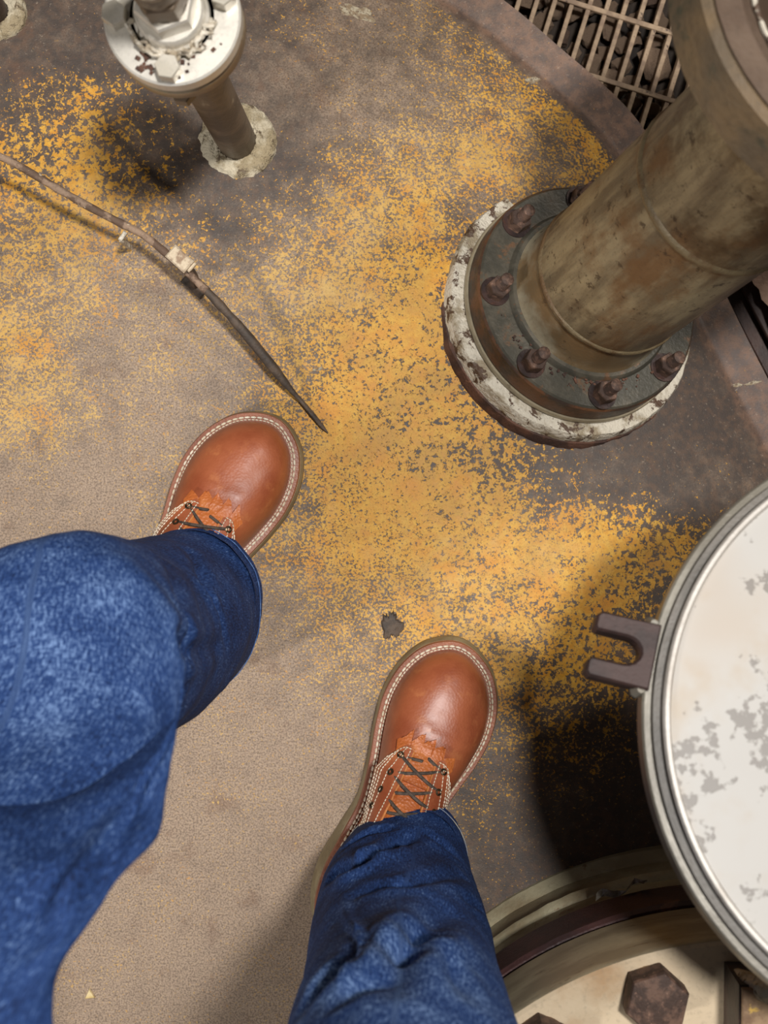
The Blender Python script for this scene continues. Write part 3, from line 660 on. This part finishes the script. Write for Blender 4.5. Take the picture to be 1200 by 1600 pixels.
def make_boot(mirror, origin, yaw, label):
    sx = -1 if mirror else 1
    MW = PIV @ Matrix.Translation(origin) @ Matrix.Rotation(yaw, 4, 'Z')
    fl = lambda v: (v[0]*sx, v[1], v[2])
    def fin(mb):
        mb.v = [fl(v) for v in mb.v]
        if mirror: mb.f = [f[::-1] for f in mb.f]
        return mb
    # upper: dome between the contour and a spine
    U = inset(C0, .0085); rings = []; nu = 22
    YA, YB = .055, .258
    for k in range(nu+1):
        t = k/nu*math.pi/2; lat = math.cos(t)**.72; hgt = math.sin(t)**.86; ring = []
        for x, y in U:
            sy = min(max(y, YA), YB); cx = -.004*min(1, max(0, (sy-.14)/.1))
            X = cx+(x-cx)*lat; Y = sy+(y-sy)*lat
            h = HY(Y)
            crease = .0014*math.sin((Y-.2)*420+X*60)*math.exp(-((Y-.222)/.016)**2)*math.sin(t)
            dent = -.004*math.exp(-(((X-.034)/.012)**2+((Y-.262)/.014)**2)) if not mirror else -.002*math.exp(-(((X+.02)/.012)**2+((Y-.27)/.014)**2))
            ring.append((X, Y, float(WZ(Y))-.001+h*hgt+(crease+dent)*min(1, k/6)))
        rings.append(ring)
    mb = MB(); mb.loft(rings)
    bvh = BVHTree.FromPolygons([Vector(v) for v in mb.v], mb.f)
    boot = fin(mb).build('boot', 'leather', person, angle=70, mw=MW); boot['label'] = label
    bm = bmesh.new(); bm.from_mesh(boot.data); bmesh.ops.remove_doubles(bm, verts=bm.verts, dist=.0004); bm.to_mesh(boot.data); bm.free()
    def top(x, y, dz=0.0):
        h = bvh.ray_cast(Vector((x, y, .5)), Vector((0, 0, -1)))
        if h[0] is None: h = bvh.ray_cast(Vector((x+.0003, y+.0002, .5)), Vector((0, 0, -1)))
        if h[0] is None: return Vector((x, y, .04)), Vector((0, 0, 1))
        n = h[1] if h[1].z > 0 else -h[1]
        return h[0]+n*dz, n
    ID = Matrix.Identity(4)
    def sub(mb, name, mat, angle=40, smooth=True): return fin(mb).build(name, mat, boot, smooth=smooth, angle=angle)
    # sole layers
    mb = MB(); heel = lambda y: float(WZ(y))-.0075
    fla = lambda d: C0+(inset(C0, -1.0)-C0)*(d*(1+1.6*np.clip((.14-C0[:, 1])/.08, 0, 1)))[:, None]
    mb.loft([lerp_ring(fla(.0008), .0), lerp_ring(fla(.0028), .003), lerp_ring(fla(.0024), lambda y: heel(y)*.5), lerp_ring(fla(.0006), heel), lerp_ring(inset(C0, .012), heel)]); mb.f.append(tuple(range(NB))); sub(mb, 'sole', 'crepe')
    mb = MB(); mb.loft([lerp_ring(inset(C0, -.0004), heel), lerp_ring(inset(C0, -.0004), lambda y: heel(y)+.0036), lerp_ring(inset(C0, .012), lambda y: heel(y)+.0036)]); sub(mb, 'midsole', 'midsole')
    mb = MB(); mb.loft([lerp_ring(inset(C0, .0006), lambda y: heel(y)+.0036), lerp_ring(inset(C0, -.0006), lambda y: heel(y)+.0048), lerp_ring(inset(C0, .0004), lambda y: float(WZ(y))), lerp_ring(inset(C0, .012), lambda y: float(WZ(y))+.0006)]); sub(mb, 'welt', 'welt')
    # welt stitching
    def dashes(mb, pts, ln, gap, r, flat=.6):
        pts = [Vector(p) for p in pts]; s = [0]
        for a, b in zip(pts, pts[1:]): s.append(s[-1]+(b-a).length)
        s = np.array(s); A = np.array(pts)
        at = lambda u: Vector([np.interp(u, s, A[:, i]) for i in range(3)])
        u = 0
        while u+ln < s[-1]:
            a, b = at(u), at(u+ln); m = at(u+ln/2)+Vector((0, 0, r*.6))
            mb.tube([a, a.lerp(m, .5)+Vector((0, 0, r*.35)), m, b.lerp(m, .5)+Vector((0, 0, r*.35)), b], [r*.5, r, r, r, r*.5], 6); u += ln+gap
    mb = MB(); W = inset(C0, .0046); lp = lerp_ring(W, lambda y: float(WZ(y))+.0009); dashes(mb, lp+lp[:1], .0050, .0011, .00105)
    W = inset(C0, .0070); lp = lerp_ring(W, lambda y: float(WZ(y))+.0014); dashes(mb, lp+lp[:1], .0030, .0008, .0006)
    tag(sub(mb, 'welt_stitching', 'thread'), kind='stuff')
    # tongue and fringed kiltie
    def patch(cols, thick, up):
        """cols: list of columns, each a list of (x,y); draped on the upper, thickened"""
        mb = MB(); tg = []; bt = []
        for c in cols:
            for x, y in c:
                p, n = top(x, y); tg.append(p+n*(up+thick)); bt.append(p+n*(up-.0015))
        n = len(cols[0]); m = len(cols); N = n*m
        fs = [(i*n+j, (i+1)*n+j, (i+1)*n+j+1, i*n+j+1) for i in range(m-1) for j in range(n-1)]
        fs += [tuple(N+a for a in f[::-1]) for f in fs]
        edge = [(i, 0) for i in range(m)]+[(m-1, j) for j in range(1, n)]+[(i, n-1) for i in range(m-2, -1, -1)]+[(0, j) for j in range(n-2, 0, -1)]
        ids = [i*n+j for i, j in edge]
        fs += [(ids[k], N+ids[k], N+ids[(k+1) % len(ids)], ids[(k+1) % len(ids)]) for k in range(len(ids))]
        mb.add(tg+bt, fs); return mb
    sub(patch([[(-.018+.036*i/10, .11+.106*j/16) for j in range(17)] for i in range(11)], .0015, .0005), 'tongue', 'kiltie')
    cols = []
    for i in range(41):
        u = i/40; x = -.027+.054*u
        ph = (u*5.0) % 1.0; zig = .011*(ph if ph < .9 else (1-ph)*9)
        yf = .224+zig-.010*(2*u-1)**2-.006*u
        yb = .185; cols.append([(x*(.72+.28*j/12), yb+(yf-yb)*j/12) for j in range(13)])
    sub(patch(cols, .002, .0022), 'kiltie', 'kiltie', 30)
    # facings with eyelets, edge, stitching
    def half(s_, y):                       # usable half width of the upper on one side
        pts = [p for p in OUT if (p[0] <= 0 if s_ < 0 else p[0] >= 0) and p[1] < .25]; pts = sorted((p[1], abs(p[0])) for p in pts)
        return float(np.interp(y, [p[0] for p in pts], [p[1] for p in pts]))-.0112
    eyes = [[], []]
    for si, s in enumerate((-1, 1)):
        cols = []
        for i in range(19):
            u = i/18; col_ = []
            for j in range(25):
                v = j/24
                yin = .214-.0; back = .10
                yf = .2135-.010*(max(0, u-.35)/.65)**1.5*1.6-.005*max(0, .18-u)/.18
                y = yf+(back-yf)*v
                xi = .0115+.004*v; xo = min(.027+.0195*(v**.7), half(s, y))
                col_.append((s*(xi+(xo-xi)*u), y))
            cols.append(col_)
        if s > 0: cols = cols[::-1]
        sub(patch(cols, .0022, .0035), 'facing', 'leather', 30)
        # pale cut edge of the facing
        mb = MB(); ln = []
        for j in range(20):
            v = j/19; x = s*(.0112+.004*v); y = .209-.109*v; p, n = top(x, y, .0045); ln.append(p)
        mb.tube(ln, .0013, 6); sub(mb, 'facing_edge', 'flap_edge')
        for j, y in enumerate((.2035, .1865, .1695, .1525)):
            x = s*(.0195+.0012*j); p, n = top(x, y, .0058); eyes[si].append(p)
            mb = MB(); qn = n.to_track_quat('Z', 'Y').to_matrix()
            prof = [(.0014, -.001), (.0014, .0006), (.0022, .0011), (.0033, .0006), (.0036, -.0006)]
            mb.lathe(prof, 20); mb.v = [tuple(p+qn@Vector(v)) for v in mb.v]; sub(mb, 'eyelet', 'eyelet')
        mb = MB()
        for off, r in ((.0016, .00055), (.0038, .00055), (.0062, .00055), (.011, .00045)):
            ln = []
            for j in range(30):
                v = .03+.95*j/29; u = 1-off/(.0155+.0155*v**.7)
                yf = .2135-.016*(max(0, u-.35)/.65)**1.5; y = yf+(.10-yf)*v
                xi = .0115+.004*v; xo = min(.027+.0195*(v**.7), half(s, y)); p, n = top(s*(xi+(xo-xi)*u), y, .0060); ln.append(p)
            dashes(mb, ln, .0027, .0008, r)
        ln = [top(s*(.0135+.013*j/8), .2105-.008*(max(0, j/8-.35)/.65)**1.5*1.6, .0060)[0] for j in range(9)]; dashes(mb, ln, .0024, .0008, .0005)
        ln = [top(s*(.0140+.004*j/19), .209-.109*j/19, .0060)[0] for j in range(20)]; dashes(mb, ln, .0024, .0008, .0005)
        tag(sub(mb, 'facing_stitching', 'thread'), kind='stuff')
    # laces
    def lace(a, b, lift):
        pts = []
        for i in range(11):
            t = i/10; p = a.lerp(b, t); q_, n = top(p.x, p.y, .0062)
            z = max(p.z, q_.z)+lift*math.sin(math.pi*t); pts.append(Vector((p.x, p.y, z)))
        pts[0].z -= .003; pts[-1].z -= .003
        mb = MB(); mb.tube(pts, .00165, 8); sub(mb, 'lace', 'lace')
    L, R = eyes
    for j in range(3):
        lace(L[j], R[j+1], .004); lace(R[j], L[j+1], .0015)
    lace(L[0].lerp(R[0], .12), L[0].lerp(R[0], .5)+Vector((0, .002, -.004)), .0); lace(R[0].lerp(L[0], .05), R[0].lerp(L[0], .42)+Vector((0, .006, -.004)), .0)
    return boot
YR = -math.radians(23.5); YL = -math.radians(29)
def heel_of(tx, ty, yaw):
    t = P(tx, ty, .02); return Vector((t.x, t.y, 0)) - Vector((-math.sin(yaw), math.cos(yaw), 0))*.317
make_boot(False, heel_of(729, 1007, YR), YR, 'right brown leather boot')
make_boot(True, heel_of(428, 651, YL), YL, 'left brown leather boot')

# ---- jeans: two lofted legs and a seat, one mesh
NTH = 144
def leg_grid(st, m):
    """st: (x, y, z, rx, ry, yaw_deg, pitch_deg): ring centre, half widths, heading of the ry axis, forward lift of the ring"""
    A = catmull(st, m); rows = []; Ls = [0]
    for i in range(1, len(A)): Ls.append(Ls[-1]+float(np.linalg.norm(A[i][:3]-A[i-1][:3])))
    for a in A:
        x, y, z, rx, ry, yaw, pit = a
        R = Matrix.Rotation(math.radians(yaw), 3, 'Z') @ Matrix.Rotation(math.radians(pit), 3, 'X'); row = []
        for j in range(NTH):
            th = 2*math.pi*j/NTH
            row.append(Vector((x, y, z))+R@Vector((rx*math.sin(th), ry*math.cos(th), 0)))
        rows.append(row)
    return rows, Ls
def fold_leg(rows, Ls, folds, seed, amp):
    M_ = len(rows); vs = [v for r in rows for v in r]
    fs = [(i*NTH+j, i*NTH+(j+1) % NTH, (i+1)*NTH+(j+1) % NTH, (i+1)*NTH+j) for i in range(M_-1) for j in range(NTH)]
    bvh = BVHTree.FromPolygons(vs, fs)
    def uv(px, py):
        h = bvh.ray_cast(CAM, ray(px, py))
        if h[0] is None: return None
        i, j = divmod(h[2], NTH); return (j/NTH*2*math.pi, Ls[i])
    G = np.array([[list(v) for v in r] for r in rows])
    C = G.mean(1, keepdims=True); rad = np.linalg.norm(G-C, axis=2); rmean = rad.mean(1)
    t1 = np.roll(G, -1, 1)-np.roll(G, 1, 1); t2 = np.gradient(G, axis=0); nrm = np.cross(t2, t1); nrm /= np.linalg.norm(nrm, axis=2, keepdims=True)+1e-9
    sg = np.sign((nrm*(G-C)).sum(2).mean()); nrm *= sg
    TH = np.arange(NTH)/NTH*2*math.pi; D = np.zeros((M_, NTH)); LL = np.array(Ls)[:, None]
    for i in range(M_):
        for j in range(NTH):
            p = rows[i][j]; qv = Vector((p.x*16+seed, p.y*16, p.z*13)); D[i, j] = amp*(mnoise.noise(qv)+.45*mnoise.noise(qv*2.3)+.16*mnoise.noise(qv*6))
    for pl, a, wd in folds:
        us = [u for u in (uv(*p) for p in pl) if u]
        for k in range(len(us)-1):
            (ta, la), (tb, lb) = us[k], us[k+1]
            if tb-ta > math.pi: tb -= 2*math.pi
            if ta-tb > math.pi: tb += 2*math.pi
            r = rmean[np.argmin(abs(np.array(Ls)-la))]
            ax, bx = ta*r, tb*r; dth = (TH[None, :]-ta+math.pi) % (2*math.pi)-math.pi
            ex, ey = bx-ax, lb-la; L2 = ex*ex+ey*ey+1e-9
            vx, vy = dth*r, LL-la; t = np.clip((vx*ex+vy*ey)/L2, 0, 1)
            d = np.hypot(vx-t*ex, vy-t*ey)
            s0, s1 = k/(len(us)-1), (k+1)/(len(us)-1); tt_ = s0+(s1-s0)*t
            tap = np.sin(np.clip(tt_*.86+.07, 0, 1)*math.pi)**.6
            c = a*tap*(np.exp(-(d/wd)**2)-.28*np.exp(-((d-1.9*wd)/(1.1*wd))**2))
            D = np.where(np.abs(c) > np.abs(D)*0, D+c/ max(1, .0+1), D)
    G = G+nrm*D[:, :, None]
    return G
jm = MB(); UVS = []; FADE = []
def add_leg(G, Ls, fade_c):
    M_ = len(G); rows = [[tuple(p) for p in r] for r in G]
    hemin = []
    c0 = np.array(rows[0]).mean(0)
    for kk, (sh, up) in enumerate(((.985, .0005), (.965, .004), (.955, .03))):
        hemin.append([tuple(c0+(np.array(p)-c0)*sh+np.array((0, 0, up))) for p in rows[0]])
    allr = hemin[::-1]+rows; LLs = [-.03, -.004, -.001]+list(Ls)
    o = len(jm.v)
    for i, r in enumerate(allr):
        for j, p in enumerate(r):
            jm.v.append(tuple(PIV@Vector(p))); UVS.append((j/NTH*.5, LLs[i])); FADE.append(math.exp(-((Vector(p)-fade_c).length/.13)**2))
    n = NTH
    for i in range(len(allr)-1):
        for j in range(n): k = (j+1) % n; jm.f.append((o+i*n+j, o+i*n+k, o+(i+1)*n+k, o+(i+1)*n+j))
    return rows
def hem_stitch(rows, Ls, at):
    i = int(np.argmin(abs(np.array(Ls)-at))); c0 = np.array(rows[i]).mean(0)
    return [PIV@Vector(c0+(np.array(p)-c0)*1.010+np.array((0, 0, .0012))) for p in rows[i]]
# right leg: straight, hem over the boot
hr = P(603, 1376, .065)
RIGHT = [(hr.x+.011, hr.y, .062, .061, .094, -21, 19), (hr.x+.011, hr.y-.001, .085, .0645, .090, -21, 16), (hr.x+.011, hr.y-.004, .12, .070, .084, -18, 10), (hr.x+.013, hr.y-.008, .17, .0755, .079, -12, 5),
         (hr.x+.016, hr.y-.010, .24, .0775, .078, -8, 2), (-.006, -.405, .33, .078, .081, 0, 0), (-.004, -.405, .43, .083, .088, 0, 0), (-.006, -.415, .54, .088, .094, 0, 0), (-.018, -.44, .70, .098, .105, 0, 0), (-.03, -.47, .86, .11, .125, 0, 0)]
rr_, Lr = leg_grid(RIGHT, 24)
FR = [([(643,1306),(600,1335),(567,1354),(522,1366)], -.0125, .0085), ([(617,1296),(545,1321)], -.005, .006), ([(567,1393),(640,1384),(725,1372)], -.0055, .008),
      ([(706,1426),(668,1455),(636,1483),(611,1545)], -.011, .013), ([(567,1475),(530,1520),(491,1562)], -.010, .012), ([(598,1530),(535,1571)], -.007, .008),
      ([(752,1420),(725,1404)], -.004, .006), ([(715,1340),(660,1300)], -.0035, .007), ([(544,1397),(566,1455),(570,1480),(560,1510),(535,1568)], .0042, .0035), ([(735,1560),(700,1500)], -.005, .009)]
GR = fold_leg(rr_, Lr, FR, 3.0, .0022)
# left leg: knee bent toward the camera, thigh going back to the hip
hl = P(286, 962, .07)
LEFT = [(hl.x, hl.y, .070, .072, .094, -29, 14), (hl.x-.002, hl.y-.001, .092, .0735, .091, -29, 12), (hl.x-.006, hl.y-.002, .13, .077, .084, -24, 8), (hl.x-.010, hl.y-.003, .19, .080, .082, -16, 3), (-.238, -.138, .28, .082, .083, -8, 0),
        (-.240, -.130, .37, .086, .086, 0, -8), (-.246, -.124, .445, .092, .089, 4, -22), (-.245, -.138, .505, .103, .090, 6, -42), (-.252, -.202, .560, .105, .092, 6, -56), (-.288, -.275, .625, .099, .094, 4, -56), (-.272, -.36, .72, .106, .105, 0, -48), (-.25, -.44, .82, .113, .122, 0, -34)]
rl_, Ll = leg_grid(LEFT, 22)
FL = [([(300,862),(322,930),(352,1000)], -.006, .008), ([(258,880),(280,960),(292,1030)], -.006, .010), ([(275,1010),(290,1082),(300,1120)], -.006, .008), ([(130,1330),(112,1400),(88,1470)], -.009, .011),
      ([(170,1290),(150,1360)], -.006, .009), ([(268,1148),(225,1225),(165,1330)], .004, .0045), ([(345,1010),(300,1022),(285,1040)], -.005, .007), ([(60,1240),(40,1360)], -.006, .014), ([(200,1080),(245,1140)], -.004, .012)]
GL = fold_leg(rl_, Ll, FL, 11.0, .0034)
rowsR = add_leg(GR, Lr, Vector((-.006, -.33, .5))); rowsL = add_leg(GL, Ll, Vector((-.245, -.09, .50)))
# seat of the jeans
o0 = len(jm.v); seat = []
for z, cx, cy, rx, ry in ((.74, -.14, -.46, .02, .03), (.78, -.14, -.46, .16, .10), (.84, -.14, -.475, .205, .135), (.90, -.14, -.49, .205, .138), (.97, -.14, -.50, .19, .125), (1.02, -.14, -.505, .175, .112)):
    seat.append([tuple(PIV@Vector((cx+rx*math.sin(2*math.pi*j/NTH), cy+ry*math.cos(2*math.pi*j/NTH), z))) for j in range(NTH)])
jm.loft(seat, cap=True)
for i in range(len(seat)):
    for j in range(NTH): UVS.append((j/NTH*.6, i*.06)); FADE.append(0)
jeans = jm.build('jeans', 'denim', person, angle=80); jeans['label'] = 'dark blue denim jeans'
ul = jeans.data.uv_layers.new(name='UVMap'); li = np.zeros(len(jeans.data.loops), dtype=np.int32); jeans.data.loops.foreach_get('vertex_index', li)
uvs = np.array(UVS, dtype=np.float32)[li]
# keep the wrap seam of each ring continuous
ul.data.foreach_set('uv', uvs.ravel())
at = jeans.data.attributes.new('fade', 'FLOAT', 'POINT'); at.data.foreach_set('value', np.array(FADE, dtype=np.float32))
for rows, Ls in ((rowsR, Lr), (rowsL, Ll)):
    ln = hem_stitch(rows, Ls, .013); mb = MB(); ln = ln+ln[:1]
    mb.tube(ln, .0005, 5, cap=False); mb.build('hem_stitching', 'hem_thread' if rows is rowsR else 'denim_seam', jeans)
